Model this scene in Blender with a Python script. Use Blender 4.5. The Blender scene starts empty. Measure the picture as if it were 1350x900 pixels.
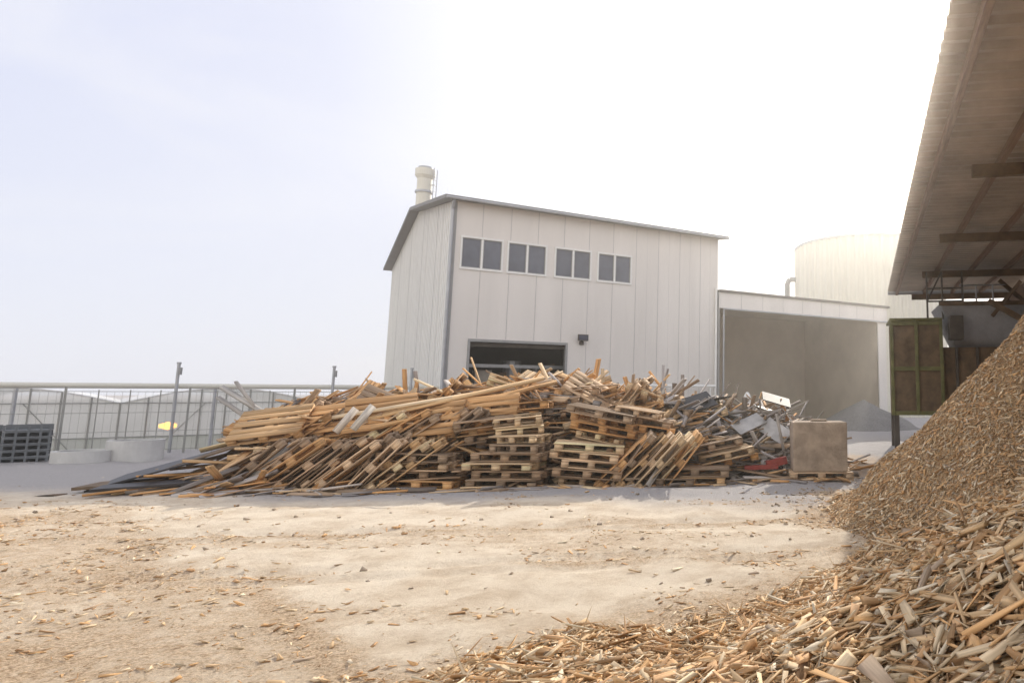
import bpy, math, random
import numpy as np
from mathutils import Vector, Matrix
random.seed(7); rng=np.random.default_rng(7)
scene=bpy.context.scene
scene.view_settings.view_transform='Standard'
scene.view_settings.look='None'
scene.view_settings.exposure=0
# ------------------------------------------------------------------ noise
def vnoise(x,y,s,seed=0):
    x=np.asarray(x,float)/s; y=np.asarray(y,float)/s
    xi=np.floor(x); yi=np.floor(y); fx=x-xi; fy=y-yi
    fx=fx*fx*(3-2*fx); fy=fy*fy*(3-2*fy)
    def h(a,b):
        v=np.sin(a*127.1+b*311.7+seed*74.7)*43758.5453
        return v-np.floor(v)
    return (h(xi,yi)*(1-fx)+h(xi+1,yi)*fx)*(1-fy)+(h(xi,yi+1)*(1-fx)+h(xi+1,yi+1)*fx)*fy
def sstep(a,b,x):
    t=np.clip((np.asarray(x,float)-a)/(b-a),0,1); return t*t*(3-2*t)
# ------------------------------------------------------------------ materials
def newmat(name):
    m=bpy.data.materials.new(name); m.use_nodes=True
    nt=m.node_tree; b=nt.nodes['Principled BSDF']; return m,nt,b
def link(nt,a,b): nt.links.new(a,b)
def mat(name,col,rough=0.7,metal=0.0,var=0.12,scale=3.0,bump=0.0,bscale=40.0,spec=0.4,stretch=(1,1,1)):
    m,nt,b=newmat(name)
    b.inputs['Roughness'].default_value=rough; b.inputs['Metallic'].default_value=metal
    b.inputs['Specular IOR Level'].default_value=spec
    tc=nt.nodes.new('ShaderNodeTexCoord'); mp=nt.nodes.new('ShaderNodeMapping')
    mp.inputs['Scale'].default_value=stretch
    link(nt,tc.outputs['Object'],mp.inputs['Vector'])
    n=nt.nodes.new('ShaderNodeTexNoise'); n.inputs['Scale'].default_value=scale; n.inputs['Detail'].default_value=8
    n.inputs['Roughness'].default_value=0.65
    link(nt,mp.outputs['Vector'],n.inputs['Vector'])
    r=nt.nodes.new('ShaderNodeValToRGB')
    c=np.array(col)
    r.color_ramp.elements[0].position=0.3; r.color_ramp.elements[1].position=0.7
    r.color_ramp.elements[0].color=(*np.clip(c*(1-var),0,1),1)
    r.color_ramp.elements[1].color=(*np.clip(c*(1+var),0,1),1)
    link(nt,n.outputs['Fac'],r.inputs['Fac']); link(nt,r.outputs['Color'],b.inputs['Base Color'])
    if bump>0:
        n2=nt.nodes.new('ShaderNodeTexNoise'); n2.inputs['Scale'].default_value=bscale; n2.inputs['Detail'].default_value=6
        link(nt,mp.outputs['Vector'],n2.inputs['Vector'])
        bp=nt.nodes.new('ShaderNodeBump'); bp.inputs['Strength'].default_value=bump; bp.inputs['Distance'].default_value=0.02
        link(nt,n2.outputs['Fac'],bp.inputs['Height']); link(nt,bp.outputs['Normal'],b.inputs['Normal'])
    return m
def wood_mat(name,gs=30.0,var=0.35,rough=0.8):
    m,nt,b=newmat(name); b.inputs['Roughness'].default_value=rough; b.inputs['Specular IOR Level'].default_value=0.25
    a=nt.nodes.new('ShaderNodeAttribute'); a.attribute_name='col'
    l=nt.nodes.new('ShaderNodeAttribute'); l.attribute_name='lc'
    mp=nt.nodes.new('ShaderNodeMapping'); mp.inputs['Scale'].default_value=(1.2,gs,gs)
    link(nt,l.outputs['Vector'],mp.inputs['Vector'])
    n=nt.nodes.new('ShaderNodeTexNoise'); n.inputs['Scale'].default_value=1.5; n.inputs['Detail'].default_value=4
    link(nt,mp.outputs['Vector'],n.inputs['Vector'])
    mr=nt.nodes.new('ShaderNodeMapRange'); mr.inputs['From Min'].default_value=0.3; mr.inputs['From Max'].default_value=0.7
    mr.inputs['To Min'].default_value=1-var; mr.inputs['To Max'].default_value=1+var*0.5
    link(nt,n.outputs['Fac'],mr.inputs['Value'])
    vm=nt.nodes.new('ShaderNodeVectorMath'); vm.operation='SCALE'
    link(nt,a.outputs['Color'],vm.inputs[0]); link(nt,mr.outputs['Result'],vm.inputs['Scale'])
    link(nt,vm.outputs['Vector'],b.inputs['Base Color'])
    bp=nt.nodes.new('ShaderNodeBump'); bp.inputs['Strength'].default_value=0.3; bp.inputs['Distance'].default_value=0.005
    link(nt,n.outputs['Fac'],bp.inputs['Height']); link(nt,bp.outputs['Normal'],b.inputs['Normal'])
    return m
M_white=mat('white_panel',(0.72,0.69,0.655),0.45,var=0.07,scale=1.0,stretch=(1,1,0.12),bump=0.05,bscale=3)
M_seam=mat('panel_seam',(0.50,0.49,0.48),0.6)
M_trim=mat('grey_trim',(0.30,0.30,0.30),0.5)
M_roof=mat('roof_sheet',(0.17,0.155,0.14),0.5)
M_frame=mat('window_frame',(0.80,0.80,0.78),0.4,var=0.03)
M_glass=mat('window_glass',(0.085,0.09,0.12),0.06,var=0.4,scale=0.8,spec=0.8)
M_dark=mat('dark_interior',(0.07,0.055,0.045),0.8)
M_conc=mat('concrete',(0.40,0.36,0.31),0.9,var=0.18,scale=2.5,bump=0.4,bscale=20)
M_bay=mat('bay_concrete',(0.58,0.51,0.42),0.9,var=0.10,scale=0.8,bump=0.2,bscale=10)
M_block=mat('cast_concrete',(0.36,0.28,0.21),0.95,var=0.4,scale=3,bump=0.9,bscale=25)
M_galv=mat('galvanised_steel',(0.42,0.43,0.45),0.45,metal=0.5,var=0.15)
M_steeld=mat('dark_steel',(0.10,0.085,0.07),0.6,metal=0.2,var=0.3)
M_rust=mat('rusty_brown_steel',(0.16,0.11,0.065),0.75,metal=0.1,var=0.45,scale=2.5,bump=0.3)
M_green=mat('olive_painted_steel',(0.15,0.145,0.055),0.6,var=0.4)
M_silo=mat('silo_sheet',(0.66,0.64,0.56),0.5,metal=0.1,var=0.06,scale=0.5)
M_under=mat('roof_underside',(0.42,0.355,0.29),0.5,metal=0.1,var=0.22,scale=1.2,bump=0.1)
M_timber=mat('brown_purlin',(0.24,0.16,0.11),0.7,var=0.3,stretch=(8,0.6,8))
M_gravel=mat('gravel',(0.22,0.21,0.20),0.95,var=0.4,scale=20,bump=1,bscale=30)
M_tarp=mat('black_sheet',(0.035,0.033,0.035),0.5,var=0.3)
M_red=mat('red_paint',(0.32,0.05,0.04),0.6,var=.4)
M_plast=mat('grey_crate_plastic',(0.13,0.14,0.15),0.5,var=0.2)
M_rib=mat('side_panel',(0.74,0.73,0.70),0.32,var=0.06,stretch=(1,1,0.2))
M_wood=wood_mat('weathered_wood',var=0.42)
M_chip=wood_mat('wood_chip',gs=60,var=0.35,rough=0.85)
m,nt,b=newmat('greenhouse_film'); M_film=m
b.inputs['Base Color'].default_value=(0.78,0.78,0.75,1); b.inputs['Roughness'].default_value=0.3
tr=nt.nodes.new('ShaderNodeBsdfTransparent'); mx=nt.nodes.new('ShaderNodeMixShader'); out=nt.nodes['Material Output']
tc=nt.nodes.new('ShaderNodeTexCoord'); n=nt.nodes.new('ShaderNodeTexNoise'); n.inputs['Scale'].default_value=0.6
link(nt,tc.outputs['Object'],n.inputs['Vector'])
mr=nt.nodes.new('ShaderNodeMapRange'); mr.inputs['To Min'].default_value=0.4; mr.inputs['To Max'].default_value=0.8
link(nt,n.outputs['Fac'],mr.inputs['Value']); link(nt,mr.outputs['Result'],mx.inputs['Fac'])
link(nt,tr.outputs[0],mx.inputs[1]); link(nt,b.outputs[0],mx.inputs[2]); link(nt,mx.outputs[0],out.inputs['Surface'])
m,nt,b=newmat('grow_lamp'); M_lamp=m
b.inputs['Base Color'].default_value=(0.9,0.45,0.1,1); b.inputs['Emission Color'].default_value=(1,0.40,0.06,1); b.inputs['Emission Strength'].default_value=5
M_plant=mat('crop_plants',(0.12,0.14,0.07),0.8,var=0.5,scale=6,bump=1,bscale=8)
# ------------------------------------------------------------------ mesh builder
class MB:
    def __init__(s): s.v=[]; s.f=[]; s.mi=[]; s.mats=[]
    def m(s,mt):
        if mt not in s.mats: s.mats.append(mt)
        return s.mats.index(mt)
    def add(s,vs,fs,mt):
        o=len(s.v); k=s.m(mt); s.v+= [tuple(v) for v in vs]
        for f in fs: s.f.append([o+i for i in f]); s.mi.append(k)
    def box(s,x0,x1,y0,y1,z0,z1,mt,M=None):
        vs=[Vector(p) for p in ((x0,y0,z0),(x1,y0,z0),(x1,y1,z0),(x0,y1,z0),(x0,y0,z1),(x1,y0,z1),(x1,y1,z1),(x0,y1,z1))]
        if M is not None: vs=[M@v for v in vs]
        s.add(vs,[(0,3,2,1),(4,5,6,7),(0,1,5,4),(1,2,6,5),(2,3,7,6),(3,0,4,7)],mt)
    def beam(s,p,q,w,h,mt):
        p=Vector(p); q=Vector(q); d=q-p; L=d.length
        M=Matrix.Translation(p)@d.to_track_quat('X','Z').to_matrix().to_4x4()
        s.box(0,L,-w/2,w/2,-h/2,h/2,mt,M)
    def tube(s,p,q,r,mt,n=12,r2=None,cap=True):
        p=Vector(p); q=Vector(q); r2=r if r2 is None else r2
        Q=(q-p).to_track_quat('Z','Y')
        vs=[]
        for c,rr in ((p,r),(q,r2)):
            for i in range(n):
                a=2*math.pi*i/n; vs.append(c+Q@Vector((rr*math.cos(a),rr*math.sin(a),0)))
        fs=[(i,(i+1)%n,n+(i+1)%n,n+i) for i in range(n)]
        if cap: fs+=[tuple(range(n-1,-1,-1)),tuple(range(n,2*n))]
        s.add(vs,fs,mt)
    def prism(s,poly,axis,a0,a1,mt):
        n=len(poly)
        def P(a,u,v): return (a,u,v) if axis=='x' else (u,a,v)
        vs=[P(a0,*p) for p in poly]+[P(a1,*p) for p in poly]
        fs=[(i,(i+1)%n,n+(i+1)%n,n+i) for i in range(n)]+[tuple(range(n-1,-1,-1)),tuple(range(n,2*n))]
        s.add(vs,fs,mt)
    def obj(s,name,parent=None,smooth=False,bevel=0):
        me=bpy.data.meshes.new(name); me.from_pydata(s.v,[],s.f)
        for mt in s.mats: me.materials.append(mt)
        me.polygons.foreach_set('material_index',s.mi)
        if smooth: me.polygons.foreach_set('use_smooth',[True]*len(me.polygons))
        me.update()
        import bmesh
        bm=bmesh.new(); bm.from_mesh(me); bmesh.ops.recalc_face_normals(bm,faces=bm.faces); bm.to_mesh(me); bm.free()
        o=bpy.data.objects.new(name,me); scene.collection.objects.link(o)
        if parent: o.parent=parent
        if bevel:
            bv=o.modifiers.new('bevel','BEVEL'); bv.width=bevel; bv.segments=2; bv.limit_method='ANGLE'
        return o
def empty(name,loc=(0,0,0),rz=0):
    e=bpy.data.objects.new(name,None); e.location=loc; e.rotation_euler=(0,0,rz); e.empty_display_size=0.5
    scene.collection.objects.link(e); return e
def rotm(yaw,pitch,roll):
    yaw,pitch,roll=[np.asarray(a,float) for a in (yaw,pitch,roll)]
    c,s=np.cos,np.sin; z=np.zeros_like(yaw); o=np.ones_like(yaw)
    def st(r): return np.stack([np.stack(q,-1) for q in r],-2)
    Rz=st([[c(yaw),-s(yaw),z],[s(yaw),c(yaw),z],[z,z,o]])
    Ry=st([[c(pitch),z,-s(pitch)],[z,o,z],[s(pitch),z,c(pitch)]])
    Rx=st([[o,z,z],[z,c(roll),-s(roll)],[z,s(roll),c(roll)]])
    return Rz@Ry@Rx
CUBE=np.array([(-1,-1,-1),(1,-1,-1),(1,1,-1),(-1,1,-1),(-1,-1,1),(1,-1,1),(1,1,1),(-1,1,1)],float)*0.5
CF=np.array([(0,3,2,1),(4,5,6,7),(0,1,5,4),(1,2,6,5),(2,3,7,6),(3,0,4,7)])
def boxes_obj(name,C,R,D,col,mt,taper=None,parent=None,jit=0.0):
    N=len(C); V=np.repeat(CUBE[None],N,0)
    if taper is not None:
        end=V[:,:,0]>0
        f=np.where(end,taper[:,None],1.0)
        V[:,:,1]*=f; V[:,:,2]*=f
        if jit>0: V+=rng.normal(0,jit,V.shape)
    L=V*D[:,None,:]
    W=np.einsum('nij,nkj->nki',R,L)+C[:,None,:]
    me=bpy.data.meshes.new(name)
    me.vertices.add(N*8); me.vertices.foreach_set('co',W.reshape(-1))
    F=(CF[None]+(np.arange(N)*8)[:,None,None]).reshape(-1)
    me.loops.add(N*24); me.loops.foreach_set('vertex_index',F.astype(np.int32))
    me.polygons.add(N*6); me.polygons.foreach_set('loop_start',np.arange(0,N*24,4,dtype=np.int32))
    me.polygons.foreach_set('loop_total',np.full(N*6,4,dtype=np.int32))
    me.update(calc_edges=True)
    a=me.attributes.new('col','FLOAT_COLOR','POINT')
    cc=np.concatenate([col,np.ones((N,1))],1); a.data.foreach_set('color',np.repeat(cc,8,0).reshape(-1))
    off=rng.uniform(0,50,(N,3))
    a=me.attributes.new('lc','FLOAT_VECTOR','POINT'); a.data.foreach_set('vector',(L+off[:,None,:]).reshape(-1))
    me.materials.append(mt)
    o=bpy.data.objects.new(name,me); scene.collection.objects.link(o)
    if parent: o.parent=parent
    return o
def grid_obj(name,X,Y,Z,mt,attrs=None,parent=None):
    ny,nx=X.shape
    me=bpy.data.meshes.new(name)
    me.vertices.add(nx*ny); me.vertices.foreach_set('co',np.stack([X,Y,Z],-1).reshape(-1))
    i=np.arange(ny-1)[:,None]*nx+np.arange(nx-1)[None]
    F=np.stack([i,i+1,i+1+nx,i+nx],-1).reshape(-1); n=(nx-1)*(ny-1)
    me.loops.add(n*4); me.loops.foreach_set('vertex_index',F.astype(np.int32))
    me.polygons.add(n); me.polygons.foreach_set('loop_start',np.arange(0,n*4,4,dtype=np.int32))
    me.polygons.foreach_set('loop_total',np.full(n,4,dtype=np.int32))
    me.polygons.foreach_set('use_smooth',np.ones(n,bool))
    me.update(calc_edges=True)
    if attrs is not None:
        a=me.attributes.new('mask','FLOAT_COLOR','POINT'); a.data.foreach_set('color',attrs.reshape(-1))
    me.materials.append(mt)
    o=bpy.data.objects.new(name,me); scene.collection.objects.link(o)
    if parent: o.parent=parent
    return o
# ------------------------------------------------------------------ terrain functions
FD=np.array([0.737,0.676]); FN=np.array([-0.676,0.737]); FP=np.array([-18.5,17.3])
def ground_z(X,Y):
    s=(X-FP[0])*FN[0]+(Y-FP[1])*FN[1]; t=(X-FP[0])*FD[0]+(Y-FP[1])*FD[1]
    z=-2.3*sstep(1.0,5.0,s)*sstep(10.0,8.0,t)
    near=sstep(40,20,np.hypot(X,Y-10))
    z=z+near*((vnoise(X,Y,2.3,1)-.5)*0.07+(vnoise(X,Y,0.7,2)-.5)*0.04+(vnoise(X,Y,0.28,3)-.5)*0.03)
    for k,off in enumerate((0,0.35,1.9,2.25)):
        yc=7.0+off+0.10*X+0.35*np.sin(X*0.33+0.5)
        z=z-near*0.04*np.exp(-((Y-yc)/0.11)**2)*sstep(-9,-6,X)*sstep(2.5,0.5,X)
    return z
def fore_h(X,Y):
    e=(X*0.65-(Y-5.75)*0.76)
    pl=0.25*(5.5-Y)+np.where(X>0,0.43,0.17)*X
    h=np.minimum(pl,0.58*e)
    h=np.minimum(h,1.35)
    h=h+ (vnoise(X,Y,0.9,11)-.5)*0.18*sstep(-0.1,0.3,h)+(vnoise(X,Y,0.3,12)-.5)*0.08
    return h
BX,BY,BR,BH=5.35,9.6,4.15,4.2
def brad(X,Y):
    dy=Y-BY; return np.hypot(X-BX,np.where(dy<0,dy*0.86,dy))
def back_h(X,Y):
    r=brad(X,Y)+(vnoise(X,Y,0.8,61)-.5)*0.35
    h=BH*(1-r/BR)
    h=np.where(h<0.25,0.25+ (h-0.25)*0.5,h)     # softened toe
    h=h+(vnoise(X,Y,1.3,21)-.5)*0.3*sstep(0.1,0.6,h)+(vnoise(X,Y,0.4,22)-.5)*0.10
    return np.minimum(h,3.9+0.1*vnoise(X,Y,0.5,4))
# ------------------------------------------------------------------ ground
def axis(a,b,step,far):
    mid=np.arange(a,b,step); k=1.25; out=[]; d=step; p=b
    while p<far: out.append(p); p+=d; d*=k
    out.append(far)
    o2=[]; d=step; p=a-step
    while p>-far: o2.append(p); d*=k; p-=d
    o2.append(-far)
    return np.array(o2[::-1]+list(mid)+out)
xs=axis(-26,8,0.10,2500); ys=axis(2,26,0.10,2500)
GX,GY=np.meshgrid(xs,ys); GZ=ground_z(GX,GY)
def yf(X): return np.interp(X,[-12,-8.7,-5,-2,2],[12.3,11.8,12.1,12.6,14.0])
def chipmask(X,Y):
    bx=-2.35-(Y-4.2)*1.02
    m=sstep(0.5,-0.6,X-bx+(vnoise(X,Y,0.8,5)-.5)*1.4)*sstep(11.5,9,Y)*(0.5+0.45*vnoise(X,Y,1.1,55))
    m=np.maximum(m,0.9*np.exp(-((X-bx)/0.35)**2)*sstep(8,5.5,Y))
    e=(X*0.65-(Y-5.75)*0.76); m=np.maximum(m,sstep(-0.9,0.1,e)*0.9)
    m=np.maximum(m,sstep(5.6,4.3,brad(X,Y)+(vnoise(X,Y,0.9,62)-.5)*0.9)*0.9)
    m=np.maximum(m,sstep(-0.8,0.2,Y-yf(X))*sstep(20,18,Y)*sstep(-11,-9.5,X)*sstep(4,2.5,X)*0.7)
    st=sstep(0.55,0.75,vnoise(X+Y*0.2,Y*3.5,1.7,8))*sstep(12.5,10,Y)*0.5
    for off in (0.2,2.1):
        yc=7.0+off+0.10*X+0.35*np.sin(X*0.33+0.5)
        st=np.maximum(st,np.exp(-((Y-yc)/0.2)**2)*0.85*sstep(0.3,0.55,vnoise(X,Y,0.6,77)))
    return np.clip(np.maximum(m,st),0,1)
mk=np.zeros(GX.shape+(4,)); mk[...,0]=chipmask(GX,GY)
gr=sstep(10.6,12.2,GY+0.12*GX+1.0+(vnoise(GX,GY,1.5,9)-.5)*1.2)  # grey zone: gravel tone with the building's shade painted into the colour
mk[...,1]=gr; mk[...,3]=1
m,nt,b=newmat('yard_ground'); M_ground=m
b.inputs['Roughness'].default_value=0.95; b.inputs['Specular IOR Level'].default_value=0.15
at=nt.nodes.new('ShaderNodeAttribute'); at.attribute_name='mask'
sp=nt.nodes.new('ShaderNodeSeparateColor'); link(nt,at.outputs['Color'],sp.inputs[0])
tc=nt.nodes.new('ShaderNodeTexCoord')
def noise(sc,det=8,ro=0.6):
    n=nt.nodes.new('ShaderNodeTexNoise'); n.inputs['Scale'].default_value=sc; n.inputs['Detail'].default_value=det; n.inputs['Roughness'].default_value=ro
    link(nt,tc.outputs['Object'],n.inputs['Vector']); return n
def ramp(src,p0,c0,p1,c1):
    r=nt.nodes.new('ShaderNodeValToRGB'); r.color_ramp.elements[0].position=p0; r.color_ramp.elements[1].position=p1
    r.color_ramp.elements[0].color=(*c0,1); r.color_ramp.elements[1].color=(*c1,1); link(nt,src,r.inputs['Fac']); return r
def mixc(f,a,bb):
    x=nt.nodes.new('ShaderNodeMix'); x.data_type='RGBA'; link(nt,f,x.inputs['Factor']); link(nt,a,x.inputs['A']); link(nt,bb,x.inputs['B']); return x
n1=noise(1.6,12,0.75); sand=ramp(n1.outputs['Fac'],0.36,(0.58,0.46,0.33),0.56,(0.78,0.675,0.53))
n2=noise(45,6,0.8); chipc=ramp(n2.outputs['Fac'],0.38,(0.26,0.16,0.085),0.60,(0.74,0.57,0.39))
n3=noise(7,8,0.8)
mm=nt.nodes.new('ShaderNodeMath'); mm.operation='MULTIPLY_ADD'; link(nt,sp.outputs[0],mm.inputs[0]); mm.inputs[1].default_value=0.47
ad=nt.nodes.new('ShaderNodeMath'); ad.operation='SUBTRACT'; link(nt,n3.outputs['Fac'],ad.inputs[0]); ad.inputs[1].default_value=0.62
link(nt,ad.outputs[0],mm.inputs[2])
cr=nt.nodes.new('ShaderNodeMapRange'); cr.inputs['From Min'].default_value=0; cr.inputs['From Max'].default_value=0.3; link(nt,mm.outputs[0],cr.inputs['Value'])
n4=noise(60,5,0.8); grav_shade=ramp(n4.outputs['Fac'],0.35,(0.28,0.26,0.255),0.65,(0.54,0.515,0.50))
c1=mixc(sp.outputs[1],sand.outputs['Color'],grav_shade.outputs['Color'])
c2=mixc(cr.outputs['Result'],c1.outputs['Result'],chipc.outputs['Color'])
link(nt,c2.outputs['Result'],b.inputs['Base Color'])
n5=noise(25,10,0.8)
bp=nt.nodes.new('ShaderNodeBump'); bp.inputs['Strength'].default_value=0.9; bp.inputs['Distance'].default_value=0.03
link(nt,n5.outputs['Fac'],bp.inputs['Height']); link(nt,bp.outputs['Normal'],b.inputs['Normal'])
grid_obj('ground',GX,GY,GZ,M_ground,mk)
# ------------------------------------------------------------------ wood chips
def chipcols(N,kind=0):
    pal=np.array([(0.70,0.49,0.28),(0.64,0.39,0.20),(0.78,0.61,0.40),(0.42,0.25,0.12),(0.72,0.44,0.21),(0.46,0.35,0.25),(0.80,0.68,0.50)])
    p=np.array([.25,.17,.20,.10,.14,.05,.09])
    c=pal[rng.choice(len(pal),N,p=p)]*rng.uniform(0.8,1.1,(N,1))
    return np.clip(c,0,0.85)
def normals(hf,X,Y):
    e=0.05; return -(hf(X+e,Y)-hf(X-e,Y))/(2*e), -(hf(X,Y+e)-hf(X,Y-e))/(2*e)
def chips(name,hf,X,Y,lmin,lmax,zr,tilt,parent=None,wf=0.2,wmax=0.03):
    N=len(X); Z=hf(X,Y)+rng.uniform(zr[0],zr[1],N)
    nx,ny=normals(hf,X,Y)
    yaw=rng.uniform(-np.pi,np.pi,N)
    slope=-(nx*np.cos(yaw)+ny*np.sin(yaw)); pitch=np.arctan(slope)*0.85+rng.normal(0,tilt,N)
    cr_=-(-nx*np.sin(yaw)+ny*np.cos(yaw)); roll=np.arctan(cr_)*0.85+rng.normal(0,tilt*1.8,N)
    L=lmin+(lmax-lmin)*rng.beta(1.1,5.0,N); Wd=np.clip(L*rng.lognormal(math.log(wf),0.55,N),0.0025,wmax); T=Wd*rng.uniform(0.15,0.5,N)
    return boxes_obj(name,np.stack([X,Y,Z],-1),rotm(yaw,pitch,roll),np.stack([L,Wd,T],-1),chipcols(N),M_chip,taper=rng.uniform(0.05,0.9,N),parent=parent,jit=0.08)
mch,nt,b=newmat('chip_bed'); b.inputs['Roughness'].default_value=0.95
tc=nt.nodes.new('ShaderNodeTexCoord')
n=noise(80,6,0.85); r=ramp(n.outputs['Fac'],0.38,(0.24,0.14,0.065),0.62,(0.68,0.48,0.28)); link(nt,r.outputs['Color'],b.inputs['Base Color'])
bp=nt.nodes.new('ShaderNodeBump'); bp.inputs['Strength'].default_value=1; bp.inputs['Distance'].default_value=0.02
link(nt,n.outputs['Fac'],bp.inputs['Height']); link(nt,bp.outputs['Normal'],b.inputs['Normal'])
def pile(name,hf,x0,x1,y0,y1,step,Nn,lmin,lmax,density,zoff=-0.015,wf=0.16):
    e=empty(name)
    X,Y=np.meshgrid(np.arange(x0,x1,step),np.arange(y0,y1,step)); H=hf(X,Y)
    grid_obj('bed',X,Y,np.maximum(H+zoff,-0.3),mch,parent=e)
    px=rng.uniform(x0,x1,Nn*5); py=rng.uniform(y0,y1,Nn*5)
    hh=hf(px,py); ok=(hh>-0.02)&(rng.uniform(0,1,Nn*5)<density(px,py))
    px=px[ok][:Nn]; py=py[ok][:Nn]
    chips('chips',hf,px,py,lmin,lmax,(-0.02,0.022),0.22,parent=e,wf=wf)
    return e
fp=pile('wood_chip_heap',fore_h,-4.5,4.5,0.9,9,0.05,115000,0.010,0.20,
     lambda X,Y: np.clip(2.8/np.maximum(Y,1.5),0.3,1)*((X<0.42*Y+0.3)&(X>-0.75*Y)),wf=0.14)
bpile=pile('wood_chip_heap',back_h,-0.3,9.5,4.0,14.5,0.09,85000,0.02,0.18,
     lambda X,Y: 1.0*((X<0.40*Y+0.5)&(Y<11.5)),wf=0.17)
N=520; X=rng.uniform(-1.5,2.6,N); Y=rng.uniform(2.3,6.5,N); k=fore_h(X,Y)>0.02; X=X[k];Y=Y[k];N=len(X)
L=rng.uniform(0.10,0.30,N)
boxes_obj('splinters',np.stack([X,Y,fore_h(X,Y)+0.03],-1),rotm(rng.uniform(-3.1,3.1,N),rng.normal(0.2,0.25,N),rng.uniform(-1,1,N)),
  np.stack([L,rng.uniform(0.006,0.028,N),rng.uniform(0.004,0.010,N)],-1),chipcols(N),M_chip,taper=rng.uniform(0.03,0.7,N),parent=fp,jit=0.05)
NN=280000; X=rng.uniform(-13,5,NN); Y=rng.uniform(3.3,14,NN)
den=chipmask(X,Y)*0.19+0.006; den=den*np.clip(vnoise(X,Y,0.35,31)*2-0.35,0.02,1.3)
k=(rng.uniform(0,1,NN)<den); X=X[k];Y=Y[k]
chips('wood_chip_litter',ground_z,X,Y,0.012,0.17,(0.0,0.012),0.14,wf=0.24)
NN=240; X=np.concatenate([rng.uniform(-10,3,NN//3),rng.normal(1.0,0.6,2*NN//3)]); Y=np.concatenate([rng.uniform(6,13,NN//3),rng.normal(10.8,1.2,2*NN//3)])
sz=rng.uniform(0.01,0.045,NN); g=rng.uniform(0.3,0.55,NN)
boxes_obj('clods',np.stack([X,Y,ground_z(X,Y)+sz*0.15],-1),rotm(rng.uniform(-3,3,NN),rng.uniform(-.6,.6,NN),rng.uniform(-.6,.6,NN)),
   np.stack([sz*1.4,sz,sz*0.7],-1),np.stack([g,g*0.8,g*0.6],-1),M_chip,taper=rng.uniform(0.5,0.9,NN),jit=0.1)
# ------------------------------------------------------------------ pallet pile
PC=[];PR=[];PD=[];PCOL=[]
WP=np.array([(0.66,0.38,0.17),(0.70,0.45,0.23),(0.56,0.31,0.13),(0.74,0.54,0.33),(0.44,0.30,0.19),(0.62,0.44,0.28),(0.68,0.37,0.15),(0.38,0.27,0.18)])
GP=np.array([(0.36,0.32,0.30),(0.44,0.40,0.38),(0.25,0.21,0.18),(0.52,0.47,0.43),(0.42,0.30,0.20)])
def addb(c,R,d,col):
    PC.append(c);PR.append(R);PD.append(d);PCOL.append(col)
PARTS=[]
for y,w in ((-0.3275,0.145),(-0.185,0.10),(0,0.145),(0.185,0.10),(0.3275,0.145)): PARTS.append(((0,y,0.133),(1.2,w,0.022)))
for x in (-0.5275,0,0.5275): PARTS.append(((x,0,0.111),(0.145,0.8,0.0215)))
for x,w in ((-0.5275,0.145),(0,0.145),(0.5275,0.145)):
    for y,wy in ((-0.35,0.10),(0,0.145),(0.35,0.10)): PARTS.append(((x,y,0.061),(w-0.004,wy-0.004,0.078)))
for y,w in ((-0.35,0.10),(0,0.145),(0.35,0.10)): PARTS.append(((0,y,0.011),(1.196,w,0.0215)))
def pallet(pos,yaw=0,pitch=0,roll=0,pal=WP,sc=1.0,drop=0.06):
    R=rotm(yaw,pitch,roll); base=pal[rng.integers(len(pal))]*rng.uniform(0.8,1.15)
    pos=np.array(pos,float)
    for c,d in PARTS:
        if rng.uniform()<drop: continue
        c=np.array(c)*[sc,1,1]; d=np.array(d)*[sc,1,1]
        if d[0]>1 and rng.uniform()<0.08:
            f=rng.uniform(0.4,0.8); c=c+[-(1-f)*0.6,0,0]; d=d*[f,1,1]
        addb(pos+R@(c-np.array([0,0,0.072])),R@rotm(rng.normal(0,0.015),rng.normal(0,0.008),0),d,np.clip(base*rng.uniform(0.72,1.22),0,0.8))
def stack(x,y,z0,n,yaw=0,pitch=0,lean=0.0,roll=0,jit=0.05,pal=WP,yj=0.07):
    p=np.array([x,y,z0],float); R=rotm(yaw,pitch,roll); up=R@np.array([0,0,1.0])
    for i in range(n):
        q=p+up*(0.072+0.150*i)+np.array([rng.normal(0,jit)+lean*i,rng.normal(0,jit),0])
        sc=rng.choice([1.0,1.0,0.85,0.68])
        pallet(q,yaw+rng.normal(0,yj),pitch+rng.normal(0,0.02),roll+rng.normal(0,0.012),pal,sc=sc)
def zt(X): return np.interp(X,[-12.2,-11.6,-10.4,-9.5,-7,-5.7,-4.1,-3.3,-2.4,-1.6,0.6,1.6,2.4],[0,0.15,0.9,1.3,1.5,1.7,1.8,1.55,1.5,1.3,1.0,0.3,0])
def pile_h(X,Y):
    d=np.asarray(Y)-yf(X); f=sstep(-0.1,2.6,d)*sstep(7.0,4.2,d)
    return zt(X)*f
X,Y=np.meshgrid(np.arange(-12,2.6,0.12),np.arange(11.5,20,0.12))
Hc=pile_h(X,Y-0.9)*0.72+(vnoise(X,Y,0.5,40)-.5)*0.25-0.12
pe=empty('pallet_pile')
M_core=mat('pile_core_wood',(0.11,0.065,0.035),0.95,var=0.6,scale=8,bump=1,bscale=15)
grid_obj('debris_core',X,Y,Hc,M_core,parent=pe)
stack(-5.85,12.45,0,4,yaw=0.06,jit=0.06)
stack(-5.95,13.35,0.0,7,yaw=0.0,pitch=0.03,jit=0.09)
stack(-4.35,12.5,0,6,yaw=-0.05,lean=0.012,jit=0.06)
stack(-4.30,12.75,0.92,2,yaw=0.35,pitch=0.06,roll=0.1,jit=0.06)
stack(-4.55,13.5,0.1,9,yaw=0.12,pitch=0.05,jit=0.12,yj=0.15)
stack(-3.1,12.7,0,5,yaw=0.12,pitch=-0.08,jit=0.06)
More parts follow.
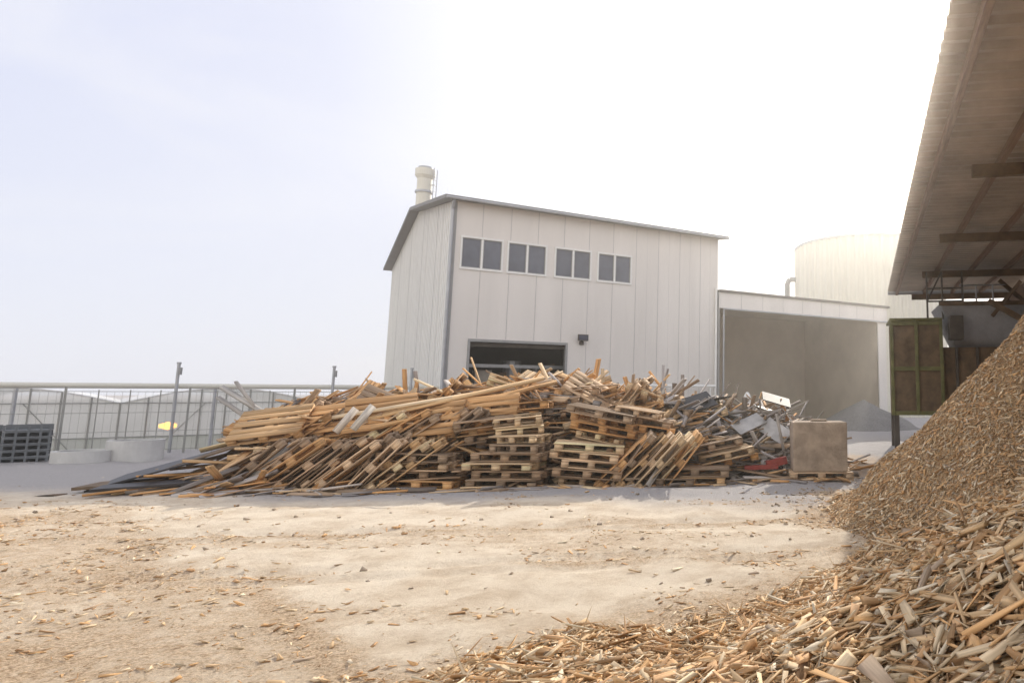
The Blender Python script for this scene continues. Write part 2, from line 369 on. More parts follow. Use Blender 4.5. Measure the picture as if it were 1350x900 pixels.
stack(-3.0,13.2,0.45,6,yaw=-0.12,pitch=-0.19,jit=0.09,yj=0.12)
stack(-2.3,13.6,0.3,7,yaw=0.15,pitch=-0.16,jit=0.1,yj=0.14)
stack(-3.9,14.4,0.2,10,yaw=0.3,pitch=0.08,jit=0.14,yj=0.25)
stack(-1.75,12.7,0,1,yaw=0.25); stack(-1.15,12.95,0,2,yaw=0.05,jit=0.08)
stack(-0.75,13.7,0.25,3,yaw=0.15,pitch=0.2,jit=0.1)
stack(-1.0,14.2,0.1,4,yaw=-0.2,pitch=0.12,jit=0.1)
stack(-5.2,13.1,0.75,3,yaw=0.25,pitch=0.12,roll=0.1,jit=0.1)
stack(-6.7,13.3,0.75,3,yaw=0.1,pitch=-0.1,roll=0.15,jit=0.1)
for i in range(15):
    x=-8.6+i*0.185; pallet((x,12.35+rng.normal(0,0.1),0.40+rng.normal(0,0.03)),0.12+rng.normal(0,0.08),0.72+rng.normal(0,0.10),rng.normal(0,0.06))
for i in range(14):
    x=-8.3+i*0.22; pallet((x,13.1+rng.normal(0,0.15),0.85+rng.normal(0,0.06)),0.1+rng.normal(0,0.14),0.62+rng.normal(0,0.15),rng.normal(0,0.14))
for i in range(5):
    x=-9.1+i*0.2; pallet((x,12.6+rng.normal(0,0.1),0.32),0.2+rng.normal(0,0.1),0.5+rng.normal(0,0.1),0.1)
for i in range(7):
    pallet((-2.45+i*0.17,12.75+rng.normal(0,0.08),0.42),0.15+rng.normal(0,0.07),0.75+rng.normal(0,0.09),0.1)
for i in range(5):
    pallet((-8.9+i*0.95,12.9+rng.normal(0,0.1),1.08+rng.normal(0,0.06)+0.03*i),rng.normal(0.0,0.15),0.12,0.85+rng.normal(0,0.15),drop=0.02)
for i in range(150):
    x=rng.uniform(-9.8,-1.2); y=yf(x)+rng.uniform(1.0,4.8)
    pallet((x,y,max(0.1,pile_h(x,y)-0.10+rng.uniform(-0.15,0.08))),rng.normal(0.1,0.7),rng.normal(0.08,0.28),rng.normal(0.10,0.28),WP if rng.uniform()<.85 else GP)
for x,y,z,a,p,r_ in ((-8.2,14.2,1.35,0.6,0.9,0.2),(-6.4,14.0,1.45,-0.4,0.7,0.6),(-5.0,14.6,1.65,0.9,0.6,0.3),(-3.4,14.4,1.6,0.1,-0.5,0.5),(-2.7,14.6,1.45,-0.5,0.8,0.3),(-7.3,13.7,1.25,0.2,-0.4,0.9),(-9.2,13.8,1.1,0.9,0.5,0.5)):
    pallet((x,y,z),a,p,r_)
def planks(n,xr,dr,zr,lr,yaws,pits,pal,wr=(0.07,0.15),tr=(0.018,0.03),extra=0):
    for i in range(n):
        x=rng.uniform(*xr); y=yf(x)+rng.uniform(*dr)
        z=max(0.03,float(pile_h(x,y))+rng.uniform(*zr)+extra)
        L=rng.uniform(*lr)
        pt=rng.normal(*pits); 
        z=max(z,abs(math.sin(pt))*L/2*0.8)
        addb(np.array([x,y,z]),rotm(rng.normal(*yaws),pt,rng.normal(0,0.35)),np.array([L,rng.uniform(*wr),rng.uniform(*tr)]),np.clip(pal[rng.integers(len(pal))]*rng.uniform(0.75,1.2),0,.8))
planks(330,(-9.8,-1.5),(0.4,4.5),(-0.15,0.12),(0.5,1.6),(0.15,0.6),(0.12,0.28),WP)
planks(120,(-10.0,-8.0),(0.1,3.0),(-0.1,0.12),(0.9,1.9),(0.35,0.5),(0.38,0.25),WP)
planks(45,(-10.2,-8.2),(-0.25,0.5),(0.0,0.1),(0.8,1.7),(0.5,0.7),(0.18,0.15),np.concatenate([WP,GP]))
planks(20,(-8.0,-4.2),(1.0,2.2),(0.0,0.22),(1.8,3.4),(0.12,0.18),(0.12,0.10),WP,wr=(0.07,0.14))
planks(400,(-2.2,1.5),(0.5,4.0),(-0.15,0.18),(0.4,1.6),(0.0,0.9),(0.1,0.4),GP,wr=(0.03,0.12))
planks(120,(-2.2,2.2),(0.0,3.0),(-0.15,0.12),(0.4,1.5),(0.1,0.7),(0.1,0.3),np.concatenate([WP,GP]),wr=(0.04,0.12))
planks(110,(-9.8,1.6),(-0.6,0.15),(-0.05,0.0),(0.15,0.8),(0.0,0.8),(0.02,0.03),np.concatenate([WP,GP]),wr=(0.03,0.12))
planks(100,(-9.8,0.8),(1.6,3.8),(0.0,0.24),(0.4,1.3),(0.1,1.2),(0.1,0.65),np.concatenate([WP,GP]),wr=(0.03,0.10))
def board(p,q,w,t,col,roll=0.0):
    p=np.array(p,float);q=np.array(q,float);d=q-p;L=np.linalg.norm(d)
    addb((p+q)/2,rotm(math.atan2(d[1],d[0]),math.asin(d[2]/L),roll),np.array([L,w,t]),np.array(col))
board((-7.6,12.7,1.05),(-4.2,13.6,1.92),0.13,0.04,(0.66,0.44,0.23),0.5)
board((-7.9,12.6,1.15),(-4.9,13.5,1.72),0.10,0.03,(0.70,0.54,0.35),0.5)
board((-6.9,12.5,1.0),(-4.0,13.8,1.85),0.09,0.05,(0.62,0.38,0.18),0.5)
board((-10.5,13.6,1.75),(-9.0,13.0,1.15),0.10,0.03,(0.45,0.42,0.38),0.5)
board((-10.7,13.8,1.55),(-9.3,13.1,1.0),0.08,0.03,(0.38,0.35,0.32),0.5)
board((-10.3,13.7,1.85),(-9.5,13.2,1.35),0.06,0.03,(0.40,0.36,0.32),0.2)
board((-8.7,11.9,0.05),(-8.1,12.2,0.75),0.10,0.03,(0.45,0.42,0.38),1.0)
board((-7.35,12.2,0.95),(-7.2,12.5,1.35),0.12,0.03,(0.62,0.55,0.47),1.2)
board((-7.05,12.2,1.0),(-6.9,12.5,1.4),0.12,0.03,(0.60,0.55,0.48),1.2)
board((-7.4,11.65,0.03),(-6.6,11.8,0.13),0.12,0.03,(0.66,0.58,0.50),0)
board((-8.9,11.5,0.03),(-8.0,11.7,0.06),0.12,0.03,(0.55,0.50,0.44),0)
board((-1.9,12.2,0.05),(-1.5,12.9,0.75),0.09,0.03,(0.50,0.45,0.40),1.0)
boxes_obj('pallets_and_planks',np.array(PC),np.array(PR),np.array(PD),np.array(PCOL),M_wood,parent=pe)
mb=MB()
def sheet(c,yaw,pitch,roll,L,W,T,mt):
    R=rotm(yaw,pitch,roll); M=Matrix([list(R[i])+[c[i]] for i in range(3)]+[[0,0,0,1]])
    mb.box(-L/2,L/2,-W/2,W/2,-T/2,T/2,mt,M)
sheet((-10.6,12.5,0.30),0.2,0.28,0.15,1.6,1.1,0.03,M_tarp); sheet((-10.0,12.7,0.5),0.3,0.34,0.1,1.5,1.0,0.03,M_rust)
sheet((-10.8,12.1,0.10),0.1,0.06,0.05,1.2,0.6,0.05,M_rust); sheet((-10.1,11.8,0.12),0.25,0.05,0.1,1.5,0.35,0.04,M_tarp)
M_pale=mat('pale_board',(0.42,0.41,0.40),0.6,var=0.35)
sheet((-0.2,14.6,1.0),0.6,0.35,0.6,0.7,0.35,0.02,M_pale); sheet((0.35,14.6,0.85),-0.4,-0.5,0.8,0.6,0.4,0.02,M_pale); sheet((-0.5,15.3,1.2),0.1,-0.2,0.5,0.9,0.3,0.02,M_pale)
sheet((0.75,14.9,0.7),0.5,-0.9,0.3,0.6,0.3,0.02,M_pale); sheet((-1.4,14.9,1.4),0.4,0.3,0.5,0.9,0.6,0.02,M_tarp)
sheet((0.05,13.6,0.22),0.15,0.02,0,0.65,0.12,0.08,M_red); sheet((0.35,13.75,0.30),0.25,0.2,0,0.4,0.12,0.14,M_red)
for i in range(14):
    sheet((rng.uniform(-8.5,0.8),rng.uniform(15,16.5),1.4+rng.uniform(-0.2,0.1)),rng.uniform(-1,1),rng.normal(0,.3),rng.normal(0,.3),rng.uniform(.4,1),rng.uniform(.2,.5),0.02,M_tarp if i%2 else M_trim)
mb.obj('scrap_sheets',pe)
cb=empty('concrete_block',(1.18,13.75,0),0.05)
PC=[];PR=[];PD=[];PCOL=[]
pallet((0,0,0.075),0,0,0); boxes_obj('pallet',np.array(PC),np.array(PR),np.array(PD),np.array(PCOL),M_wood,parent=cb)
mb=MB(); mb.box(-0.54,0.5,-0.36,0.36,0.149,1.08,M_block); mb.box(-0.16,0.16,-0.06,0.06,1.075,1.13,M_block)
o=mb.obj('block',cb,bevel=0.03)
# ------------------------------------------------------------------ main building
RZ=math.atan2(0.5686,0.8226); L=10.84; DD=16.5; H=8.4; sl=0.17
B=empty('warehouse_building',(-10.70,23.69,0),RZ)
mb=MB(); t=0.15
wins=[(0.3,1.65),(1.9,3.25),(3.65,5.0),(5.35,6.7)]; wz0,wz1=6.04,7.1
d0,d1,dz=0.75,4.15,3.44
mb.box(0,d0,0,t,-0.3,dz,M_white); mb.box(d1,L,0,t,-0.3,dz,M_white); mb.box(0,L,0,t,dz,wz0,M_white)
px=0
for a,c in wins+[(L,L)]:
    if a>px: mb.box(px,a,0,t,wz0,wz1,M_white)
    px=c
mb.box(0,L,0,t,wz1,H,M_white)
gp=[(t,-0.3),(DD,-0.3),(DD,H),(DD/2,H+sl*DD/2),(t,H+sl*t)]
mb.prism(gp,'x',0,t,M_rib); mb.prism(gp,'x',L-t,L,M_white)
mb.box(t,L-t,DD-t,DD,-0.3,H,M_white)
mb.obj('walls',B)
mb=MB()
def seam(x,w=0.022):
    segs=[(0,H)]
    if d0-0.1<x<d1+0.1: segs=[(dz+0.12,H)]
    for a,c in wins:
        if a-0.1<x<c+0.1: segs=[(segs[0][0],wz0-0.08),(wz1+0.08,H)]
    for a,c in segs: mb.box(x-w/2,x+w/2,-0.005,0.0,a,c,M_seam)
for i in range(1,11): seam(i*1.0-0.05)
for i in range(11): 
    if not any(a-0.1<i+0.45<c+0.1 for a,c in wins) and not d0-.1<i+.45<d1+.1: mb.box(i+0.44,i+0.446,-0.003,0,0,H,M_seam)
y=0.35
while y<DD-0.2:
    zz=H+sl*min(y,DD-y)-0.01; mb.box(-0.022,0,y,y+0.05,0,zz,M_rib); y+=0.33
for y in np.arange(1.1,DD,1.1): mb.box(-0.004,0,y-0.02,y,0,H+sl*min(y,DD-y)-0.02,M_trim)
mb.obj('panel_seams',B)
mb=MB()
mb.prism([(-0.35,H-sl*0.35+0.01),(DD/2,H+sl*DD/2+0.01),(DD+0.35,H-sl*0.35+0.01),(DD+0.35,H-sl*0.35+0.14),(DD/2,H+sl*DD/2+0.15),(-0.35,H-sl*0.35+0.14)],'x',-0.4,L+0.35,M_roof)
mb.obj('roof',B)
mb=MB()
mb.box(-0.035,0.06,-0.035,-0.006,0,H-0.05,M_trim); mb.box(-0.035,-0.024,-0.004,0.12,0,H-0.05,M_trim)
mb.tube((-0.10,-0.11,0.0),(-0.10,-0.11,H-0.35),0.05,M_galv); mb.tube((-0.10,-0.11,H-0.35),(-0.12,-0.36,H-0.1),0.05,M_galv)
mb.tube((L-0.12,-0.07,0),(L-0.12,-0.07,6.2),0.05,M_frame); mb.tube((L+0.02,-0.07,0),(L+0.02,-0.07,6.0),0.05,M_trim)
mb.tube((-0.38,-0.40,H-0.02),(L+0.3,-0.40,H-0.02),0.05,M_galv)
mb.obj('gutters_and_trim',B,smooth=False)
mb=MB()
for a,c in wins:
    mb.box(a-0.06,c+0.06,-0.035,0.03,wz1,wz1+0.07,M_frame); mb.box(a-0.06,c+0.06,-0.045,0.03,wz0-0.07,wz0,M_frame)
    mb.box(a-0.06,a,-0.035,0.03,wz0,wz1,M_frame); mb.box(c,c+0.06,-0.035,0.03,wz0,wz1,M_frame)
    mid=(a+c)/2; mb.box(mid-0.035,mid+0.035,-0.02,0.06,wz0,wz1,M_frame)
    for u,v in ((a,mid-0.035),(mid+0.035,c)):
        mb.box(u,u+0.03,0.0,0.06,wz0,wz1,M_trim); mb.box(v-0.03,v,0.0,0.06,wz0,wz1,M_trim)
        mb.box(u+.03,v-.03,0.0,0.06,wz0,wz0+0.03,M_trim); mb.box(u+.03,v-.03,0.0,0.06,wz1-0.03,wz1,M_trim)
        mb.box(u+0.03,v-0.03,0.03,0.045,wz0+0.03,wz1-0.03,M_glass)
mb.obj('windows',B)
mb=MB()
mb.box(d0-0.08,d0,-0.03,t,0,dz,M_trim); mb.box(d1,d1+0.08,-0.03,t,0,dz,M_trim); mb.box(d0-0.08,d1+0.08,-0.03,t,dz,dz+0.09,M_trim)
mb.box(d0,d1,0.16,0.24,dz-0.15,dz-0.02,M_steeld)
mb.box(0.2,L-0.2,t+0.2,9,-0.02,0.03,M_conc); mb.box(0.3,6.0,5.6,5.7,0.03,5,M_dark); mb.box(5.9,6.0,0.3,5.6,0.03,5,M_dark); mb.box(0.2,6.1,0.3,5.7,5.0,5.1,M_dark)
mb.box(1.2,2.4,3.0,4.2,0,2.2,M_rust); mb.tube((2.9,2.5,0),(2.9,2.5,2.9),0.35,M_galv); mb.beam((0.9,2.2,2.0),(4.6,2.6,2.7),0.2,0.3,M_rust); mb.tube((3.6,1.7,0),(3.6,1.7,2.6),0.12,M_galv)
mb.beam((0.8,1.2,2.65),(5.2,1.2,2.65),0.12,0.12,M_galv); mb.box(1.3,1.9,1.5,2.0,0,2.5,M_conc); mb.box(3.0,3.5,1.4,1.8,0,2.35,M_timber)
mb.obj('door_opening',B)
mb=MB(); mb.box(4.55,4.95,-0.24,-0.18,3.62,3.86,M_steeld,None); mb.box(4.58,4.92,-0.255,-0.24,3.65,3.83,M_glass); mb.beam((4.75,-0.2,3.7),(4.75,0,3.6),0.05,0.05,M_steeld); mb.box(4.68,4.84,-0.06,0,3.48,3.62,M_steeld)
mb.obj('flood_light',B)
mb=MB(); mb.tube((5.4,-0.35,1.95),(L-0.3,-0.35,1.95),0.06,M_frame)
for x in (5.5,7,8.6,10.3): mb.tube((x,-0.35,0),(x,-0.35,1.95),0.03,M_frame)
mb.obj('pipe_run',B)
G=empty('storage_bay_building',(-10.70,23.69,0),RZ)
mb=MB(); x0,x1=L+0.01,20.9
mb.box(x0,x1,6.0,6.3,-0.2,5.81,M_bay); mb.box(20.42,x1,0.06,5.99,-0.2,5.81,M_bay); mb.box(x0,x0+0.12,0.06,5.99,-0.2,5.81,M_bay)
mb.obj('walls',G)
mb=MB(); mb.box(x0,x1+0.1,-0.12,0.05,5.33,6.02,M_white); mb.box(x0,x1+0.1,0.05,6.4,5.82,6.02,M_bay); mb.box(x0,x1+0.25,-0.2,6.5,6.03,6.13,M_roof)
for x in np.arange(12,20.6,1.15): mb.box(x,x+0.02,-0.126,-0.12,5.35,6.0,M_seam)
mb.box(20.40,x1+0.02,-0.06,0.0,-0.2,5.32,M_white); mb.box(x1+0.02,x1+0.05,-0.06,6.3,-0.2,5.32,M_white)
mb.obj('roof_and_fascia',G)
mb=MB(); mb.tube((x0+0.2,-0.16,5.3),(x1+0.1,-0.16,5.3),0.04,M_galv); mb.tube((x0+0.25,-0.1,0),(x0+0.25,-0.1,5.3),0.04,M_galv)
mb.obj('gutter',G)
def gh(X,Y): return np.maximum(1.4*(1-np.hypot(X-5.0,Y-33.2)/2.8),-0.2)+(vnoise(X,Y,0.5,3)-.5)*0.15
X,Y=np.meshgrid(np.arange(2,8,0.15),np.arange(30.2,35.5,0.15)); grid_obj('gravel_pile',X,Y,gh(X,Y)-0.05,M_gravel)
mb=MB(); mb.tube((-0.45,28.0,0),(-0.45,28.0,1.55),0.14,M_frame,16); mb.tube((-0.45,28.0,1.55),(-0.45,28.0,1.7),0.14,M_frame,16,r2=0.05); mb.tube((-0.45,28,1.2),(-0.2,28,1.2),0.03,M_galv)
mb.obj('water_standpipe')
C=empty('chimney_stack',(-20.0,40.0,0)); mb=MB()
mb.tube((0,0,0),(0,0,14.4),0.42,M_silo,28); mb.tube((0,0,14.35),(0,0,14.55),0.42,M_silo,28,r2=0.56); mb.tube((0,0,14.55),(0,0,14.95),0.56,M_silo,28)
mb.tube((0,0,13.5),(0,0,13.62),0.5,M_galv,28); mb.tube((0,0,14.95),(0,0,15.1),0.4,M_galv,28)
mb.obj('stack',C,smooth=False)
mb=MB()
for dx in (0.0,0.4): mb.tube((0.62,dx-0.2,8),(0.62,dx-0.2,15.0),0.025,M_galv,6)
for z in np.arange(8,15,0.35): mb.tube((0.62,-0.2,z),(0.62,0.2,z),0.018,M_galv,6)
for z in (10,12,14): mb.tube((0.3,0,z),(0.62,0,z),0.03,M_galv,6)
mb.obj('ladder',C)
S=empty('storage_silo',(8.9,55.0,0)); mb=MB(); n=240; vs=[]
for z in (0,13.1):
    for i in range(n):
        a=2*math.pi*i/n; r=5.9+(0.05 if i%4<2 else -0.05); vs.append((r*math.cos(a),r*math.sin(a),z))
mb.add(vs,[(i,(i+1)%n,n+(i+1)%n,n+i) for i in range(n)],M_silo)
mb.tube((0,0,13.1),(0,0,13.25),6.0,M_galv,96)
mb.obj('shell',S)
mb=MB(); 
mb.tube((-6.6,-0.5,0),(-6.6,-0.5,10.4),0.2,M_trim); mb.tube((-6.6,-0.5,10.4),(-6.4,-0.5,10.7),0.2,M_trim); mb.tube((-6.4,-0.5,10.7),(-5.6,-0.5,10.7),0.2,M_trim)
mb.tube((-6.6,-0.5,9.2),(-5.8,-0.5,9.2),0.12,M_galv)
mb.obj('vent_pipe',S)
# ------------------------------------------------------------------ canopy shed at right
A=empty('canopy_shed',(0.98,0.0,0),-math.atan2(0.151,0.9885))
mb=MB(); ylen=27.2; z0=5.6; W=9.5
ysv=np.arange(-3,ylen+0.001,0.07); vs=[];fs=[]
for i,y in enumerate(ysv):
    zz=z0+(0.07 if i%4<2 else 0.0)
    vs+=[(0,y,zz),(W,y,zz+0.0),(0,y,zz+0.02),(W,y,zz+0.02)]
for i in range(len(ysv)-1):
    a=4*i; fs+=[(a,a+1,a+5,a+4),(a+2,a+6,a+7,a+3),(a,a+4,a+6,a+2)]
mb.add(vs,fs,M_under)
mb.box(0.0,W,ylen+0.03,ylen+0.07,z0-0.12,z0+0.09,M_trim)
mb.obj('roof_sheet',A)
mb=MB()
for x in (0.3,1.35,2.4,3.45): mb.box(x,x+0.09,-3,ylen,z0-0.15,z0-0.005,M_timber)
for y in np.arange(1.2,ylen+0.1,5.15): mb.box(0.9,W,y,y+0.12,z0-0.36,z0-0.155,M_rust)
for x,y in ((4.3,26.9),(4.3,21.7),(4.3,16.6)): mb.box(x,x+0.22,y,y+0.22,0,z0-0.42,M_rust)
for y in (26.9,21.7,16.6,): mb.beam((4.35,y+0.1,z0-1.6),(3.2,y+0.1,z0-0.5),0.1,0.12,M_rust)
mb.obj('roof_frame',A)
mb=MB()
for k in range(18):
    mb.box(4.55,4.60,8+k*1.1,8+k*1.1+1.09,2.2,z0-0.16,M_timber)
mb.beam((4.45,20,4.7),(4.45,26,3.2),0.25,0.35,M_frame)
mb.beam((4.3,15.5,5.1),(4.3,22,2.9),0.12,0.25,M_galv)
mb.beam((3.55,10.2,4.75),(3.75,11.4,3.4),0.09,0.2,M_frame); mb.beam((3.95,11.6,3.0),(3.85,11.3,5.4),0.14,0.14,M_trim); mb.beam((3.7,11.5,3.6),(4.6,12.5,3.1),0.1,0.12,M_rust)
mb.obj('side_wall',A)
# ------------------------------------------------------------------ shredder machine under canopy
K=empty('wood_shredder',(4.35,20.6,0),-0.12); mb=MB()
mb.box(-0.35,1.05,0,1.4,1.0,3.75,M_rust)
for x in (-0.35,0.9):
    for y in (0,1.25): mb.box(x,x+0.15,y,y+0.15,0,1.0,M_steeld)
for z in (1.0,2.3,3.65): mb.box(-0.42,1.12,-0.06,0.0,z,z+0.12,M_green)
for x in (-0.42,0.3,1.02): mb.box(x,x+0.1,-0.09,-0.06,1.0,3.8,M_green)
mb.box(-0.42,1.12,-0.1,1.5,3.78,3.86,M_green)
mb.box(1.1,3.6,0.2,2.0,1.4,3.0,M_rust)
for x in (1.5,2.1,2.7,3.3): mb.box(x,x+0.08,0.12,0.2,1.4,3.0,M_steeld)
mb.add([(1.1,0,4.3),(3.6,0,4.3),(3.6,2.2,4.3),(1.1,2.2,4.3),(1.6,0.5,3.0),(3.1,0.5,3.0),(3.1,1.7,3.0),(1.6,1.7,3.0)],[(0,1,5,4),(1,2,6,5),(2,3,7,6),(3,0,4,7)],M_galv)
mb.box(1.05,3.65,-0.06,0.0,4.22,4.34,M_rust); mb.box(1.3,1.7,-0.3,0.1,3.2,3.9,M_steeld)
mb.beam((2.4,0.6,2.4),(4.4,-3.0,1.2),0.7,0.3,M_steeld)
mb.obj('body',K,bevel=0.01)
mb=MB()
for x in (0.75,1.2,1.8): mb.tube((x,0.3,3.86),(x,0.3,5.3),0.03,M_steeld,8)
mb.tube((0.75,0.3,4.8),(1.8,0.3,4.8),0.025,M_steeld,8); mb.tube((0.75,0.3,4.4),(1.8,0.3,4.4),0.025,M_steeld,8)
mb.tube((0.75,0.3,4.4),(1.2,0.3,5.3),0.025,M_steeld,8)
for x in (1.9,2.3,2.8): mb.tube((x,0.8,4.34),(x,0.8,4.95),0.025,M_galv,8)
mb.tube((1.8,0.8,4.95),(3.2,0.8,4.95),0.025,M_galv,8)
mb.beam((3.9,-0.4,5.3),(3.4,-0.6,3.2),0.22,0.28,M_galv); mb.beam((4.0,-0.6,3.3),(2.4,-0.4,4.3),0.12,0.16,M_rust); mb.beam((3.4,-0.2,4.9),(2.6,0.1,3.9),0.1,0.1,M_rust)
mb.obj('platform_railing',K)
# ------------------------------------------------------------------ fence, poles
F=empty('wire_fence',(FP[0],FP[1],0),math.atan2(FD[1],FD[0])); mb=MB(); t0,t1=-9,9.6
M_fp=mat('fence_steel',(0.30,0.30,0.28),0.5,metal=0.2)
for x in np.arange(t0,t1,0.62): mb.tube((x,0,-0.1),(x,0,1.72),0.013,M_fp,6)
for x in np.arange(t0,t1,2.48): mb.box(x-0.025,x+0.025,-0.025,0.025,-0.1,1.8,M_fp)
for z in (0.12,0.62,1.12,1.68): mb.tube((t0,0,z),(t1,0,z),0.009,M_fp,6)
for x in np.arange(t0,t1,0.155): mb.tube((x,0.012,0.05),(x,0.012,1.68),0.003,M_fp,4)
mb.obj('mesh_panels',F)
P=empty('heating_pipe',(FP[0],FP[1],0),math.atan2(FD[1],FD[0])); mb=MB()
mb.tube((t0,0.5,1.84),(t1+0.6,0.5,1.84),0.075,M_silo,16)
for x in np.arange(t0+1,t1,4.0): mb.tube((x,0.5,-0.4),(x,0.5,1.76),0.04,M_galv,8)
mb.obj('pipe',P)
for tt in (3.1,6.9,9.2):
    p=FP+FD*tt+FN*0.1
    e=empty('steel_pole',(p[0],p[1],0)); mb=MB()
    mb.tube((0,0,-0.1),(0,0,2.45),0.04,M_galv,12); mb.tube((0,0,2.45),(0,0,2.5),0.055,M_galv,12); mb.box(0.04,0.09,-0.03,0.03,2.15,2.35,M_trim); mb.obj('pole',e)
mb=MB()
for cx in (-1.6,-0.75,0.1):
    for k in range(6):
        z=k*0.15
        mb.box(cx-0.4,cx+0.4,-0.3,0.3,z,z+0.03,M_plast)
        for q in (-0.4,-0.2,0,0.2,0.36): mb.box(cx+q,cx+q+0.04,-0.3,-0.26,z+0.03,z+0.12,M_plast)
        mb.box(cx-0.4,cx+0.4,-0.3,-0.27,z+0.12,z+0.145,M_plast); mb.box(cx-0.4,cx+0.4,0.27,0.3,z+0.03,z+0.145,M_plast)
E=empty('crate_stack',(-17.4,16.6,0),0.74); mb.obj('crates',E)
M_ring=mat('pale_concrete',(0.55,0.54,0.52),0.9,var=0.12,bump=0.3)
def ring(x,y,r,h):
    e=empty('concrete_ring',(x,y,0)); mb=MB(); n=40; vs=[]
    for rr,z in ((r,-0.02),(r,h),(r-0.1,h),(r-0.1,-0.02)):
        vs+=[(rr*math.cos(2*math.pi*i/n),rr*math.sin(2*math.pi*i/n),z) for i in range(n)]
    fs=[(q*n+i,q*n+(i+1)%n,(q+1)*n+(i+1)%n,(q+1)*n+i) for q in range(3) for i in range(n)]
    mb.add(vs,fs,M_ring); mb.obj('ring',e)
ring(-15.9,16.6,0.55,0.30); ring(-15.3,17.3,0.55,0.50)
# ------------------------------------------------------------------ greenhouse
gpos=FP+FD*(-34)+FN*8.5
GH=empty('greenhouse',(gpos[0],gpos[1],-2.3),math.atan2(FD[1],FD[0]))
mb=MB(); mf=MB(); ml=MB(); mp=MB(); bw=6.0; nb=7; eave=3.6; rise=0.55; dep=26
for b_ in range(nb):
    x=b_*bw; N=12; arc=[(x+bw*i/N, eave+rise*math.sin(math.pi*i/N)) for i in range(N+1)]
    vs=[(u,0,v) for u,v in arc]+[(u,dep,v) for u,v in arc]; mf.add(vs,[(i,i+1,N+2+i,N+1+i) for i in range(N)],M_film)
    mf.add([(x,0,0.5)]+[(u,0,v) for u,v in arc]+[(x+bw,0,0.5)],[tuple(range(N+3))],M_film)
    mb.box(x,x+bw,-0.06,-0.01,0,0.5,M_conc)
    for i in range(N): mb.tube((arc[i][0],-0.03,arc[i][1]),(arc[i+1][0],-0.03,arc[i+1][1]),0.03,M_frame,6)
    for k in range(8):
        u=x+bw*k/8.0; v=eave+rise*math.sin(math.pi*k/8.0); mb.tube((u,-0.04,0),(u,-0.04,v),0.025,M_fp,6)
    for z in (1.2,2.4,eave): mb.tube((x,-0.05,z),(x+bw,-0.05,z),0.02,M_fp,6)
    mb.tube((x,-0.05,0.5),(x+bw*0.4,-0.05,eave),0.015,M_fp,5); mb.tube((x+bw,-0.05,0.5),(x+bw*0.6,-0.05,eave),0.015,M_fp,5)
    for u in (x+1.1+0.3*math.sin(b_*2.3),x+4.1):
        ml.tube((u-0.26,0.35,2.75),(u,0.35,2.75),0.06,M_lamp,12,r2=0.15); ml.tube((u,0.35,2.75),(u+0.26,0.35,2.75),0.15,M_lamp,12,r2=0.06)
    mp.box(x+0.3,x+bw-0.3,2.5,dep-1,0,1.3,M_plant)
mf.add([(nb*bw,0,0.5),(nb*bw,dep,0.5),(nb*bw,dep,eave),(nb*bw,0,eave)],[(0,1,2,3)],M_film)
mf.add([(0,dep,0.5),(nb*bw,dep,0.5),(nb*bw,dep,eave),(0,dep,eave)],[(0,1,2,3)],M_film)
mf.obj('film_cover',GH); mb.obj('frame',GH); ml.obj('grow_lamps',GH); mp.obj('crop_rows',GH)
# ------------------------------------------------------------------ haze volume added over the yard to give the sun-glare veil
m=bpy.data.materials.new('glare_haze'); m.use_nodes=True; nt=m.node_tree; nt.nodes.clear()
o_=nt.nodes.new('ShaderNodeOutputMaterial'); vs_=nt.nodes.new('ShaderNodeVolumeScatter'); vs_.inputs['Color'].default_value=(1,0.97,0.92,1); vs_.inputs['Density'].default_value=0.0032; vs_.inputs['Anisotropy'].default_value=0.82
link(nt,vs_.outputs[0],o_.inputs['Volume'])
mb=MB(); mb.box(-45,45,-6,75,-4,24,m); mb.obj('glare_haze')
# ------------------------------------------------------------------ world, sun
Sd=Vector((0.250,0.941,0.489)).normalized()
el=math.asin(Sd.z); az=math.atan2(Sd.x,Sd.y)
w=bpy.data.worlds.new('World'); scene.world=w; w.use_nodes=True; nt=w.node_tree
bg=nt.nodes['Background']; bg.inputs['Strength'].default_value=0.138
sky=nt.nodes.new('ShaderNodeTexSky'); sky.sky_type='NISHITA'; sky.sun_disc=False; sky.sun_elevation=el; sky.sun_rotation=az; sky.dust_density=2.0; sky.air_density=1.0
tc=nt.nodes.new('ShaderNodeTexCoord')
dt=nt.nodes.new('ShaderNodeVectorMath'); dt.operation='DOT_PRODUCT'; link(nt,tc.outputs['Generated'],dt.inputs[0]); dt.inputs[1].default_value=Sd
rm=nt.nodes.new('ShaderNodeMath'); rm.operation='MULTIPLY_ADD'; rm.inputs[1].default_value=0.5; rm.inputs[2].default_value=0.5; link(nt,dt.outputs['Value'],rm.inputs[0])
sx=nt.nodes.new('ShaderNodeSeparateXYZ'); link(nt,tc.outputs['Generated'],sx.inputs[0])
def rampw(src,stops):
    r=nt.nodes.new('ShaderNodeValToRGB'); cr=r.color_ramp
    while len(cr.elements)<len(stops): cr.elements.new(0.5)
    for e_,(p,c) in zip(cr.elements,stops): e_.position=p; e_.color=(*c,1)
    link(nt,src,r.inputs['Fac']); return r
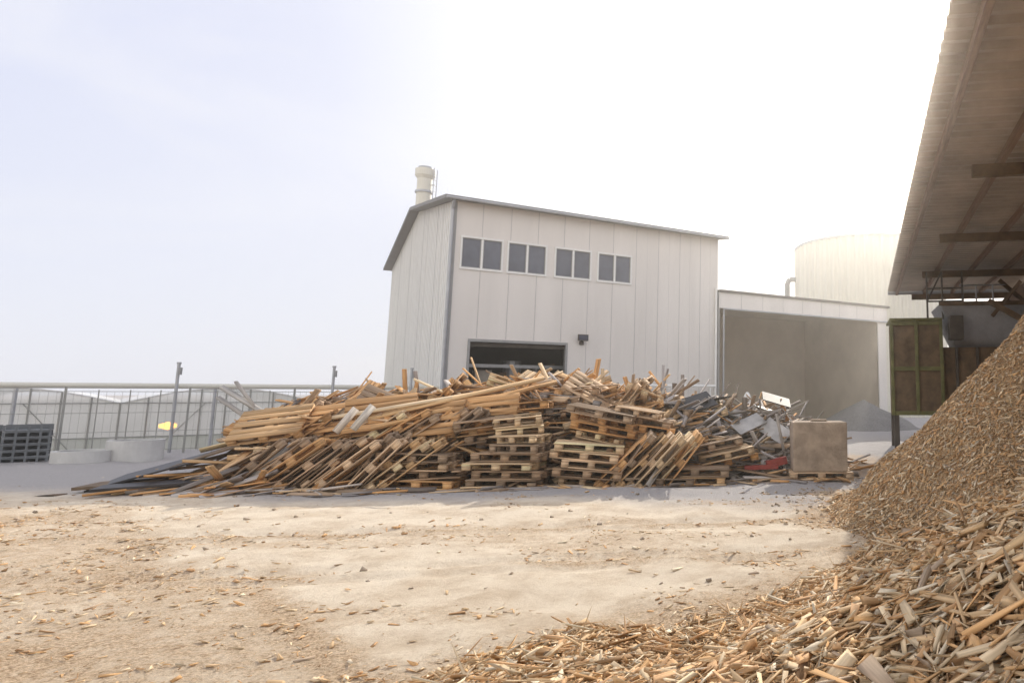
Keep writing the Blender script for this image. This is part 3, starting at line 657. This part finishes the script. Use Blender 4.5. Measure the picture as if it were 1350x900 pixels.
# sky veil: added brightness opposite the sun to fill the front faces, lavender-blue at the side, white towards the sun
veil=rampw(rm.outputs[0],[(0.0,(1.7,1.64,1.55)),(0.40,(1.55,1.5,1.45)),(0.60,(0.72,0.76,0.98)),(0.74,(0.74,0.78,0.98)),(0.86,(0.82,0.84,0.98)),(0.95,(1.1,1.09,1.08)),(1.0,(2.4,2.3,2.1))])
hor=nt.nodes.new('ShaderNodeMapRange'); hor.inputs['From Min'].default_value=0.0; hor.inputs['From Max'].default_value=0.42; hor.inputs['To Min'].default_value=0.8; hor.inputs['To Max'].default_value=0
link(nt,sx.outputs['Z'],hor.inputs['Value'])
wh=nt.nodes.new('ShaderNodeMix'); wh.data_type='RGBA'; wh.inputs['B'].default_value=(0.98,0.98,1.02,1)
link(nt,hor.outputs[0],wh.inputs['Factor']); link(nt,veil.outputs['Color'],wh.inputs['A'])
mpn=nt.nodes.new('ShaderNodeMapping'); mpn.inputs['Scale'].default_value=(1.5,1.5,5); link(nt,tc.outputs['Generated'],mpn.inputs['Vector'])
cn=nt.nodes.new('ShaderNodeTexNoise'); cn.inputs['Scale'].default_value=1.6; cn.inputs['Detail'].default_value=7; cn.inputs['Distortion'].default_value=0.6; link(nt,mpn.outputs[0],cn.inputs['Vector'])
cm=nt.nodes.new('ShaderNodeMapRange'); cm.inputs['From Min'].default_value=0.48; cm.inputs['From Max'].default_value=0.72; cm.inputs['To Max'].default_value=0.6; link(nt,cn.outputs['Fac'],cm.inputs['Value'])
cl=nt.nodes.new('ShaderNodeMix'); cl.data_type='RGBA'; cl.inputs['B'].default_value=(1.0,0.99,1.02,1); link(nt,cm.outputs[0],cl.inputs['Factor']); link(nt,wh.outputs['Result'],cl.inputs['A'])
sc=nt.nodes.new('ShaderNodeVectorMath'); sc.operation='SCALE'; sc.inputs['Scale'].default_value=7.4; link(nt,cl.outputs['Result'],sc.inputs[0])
mxx=nt.nodes.new('ShaderNodeMix'); mxx.data_type='RGBA'; mxx.inputs['Factor'].default_value=0.9
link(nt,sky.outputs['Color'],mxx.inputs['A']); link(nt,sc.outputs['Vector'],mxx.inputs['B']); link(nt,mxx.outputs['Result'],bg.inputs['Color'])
sun=bpy.data.lights.new('sun','SUN'); sun.energy=5; sun.angle=math.radians(0.5); sun.color=(1,0.92,0.80)
so=bpy.data.objects.new('sun',sun); scene.collection.objects.link(so); so.rotation_euler=Sd.to_track_quat('Z','Y').to_euler(); so.location=(20,60,40)
# ------------------------------------------------------------------ camera
cam=bpy.data.cameras.new('camera'); co=bpy.data.objects.new('camera',cam); scene.collection.objects.link(co)
co.location=(0,0,1.6); co.rotation_euler=(math.radians(98),0,0)
cam.sensor_width=36; cam.lens=910/1350*36; cam.shift_x=-325/1350; cam.shift_y=-58/1350; cam.clip_end=6000; cam.clip_start=0.05
scene.camera=co
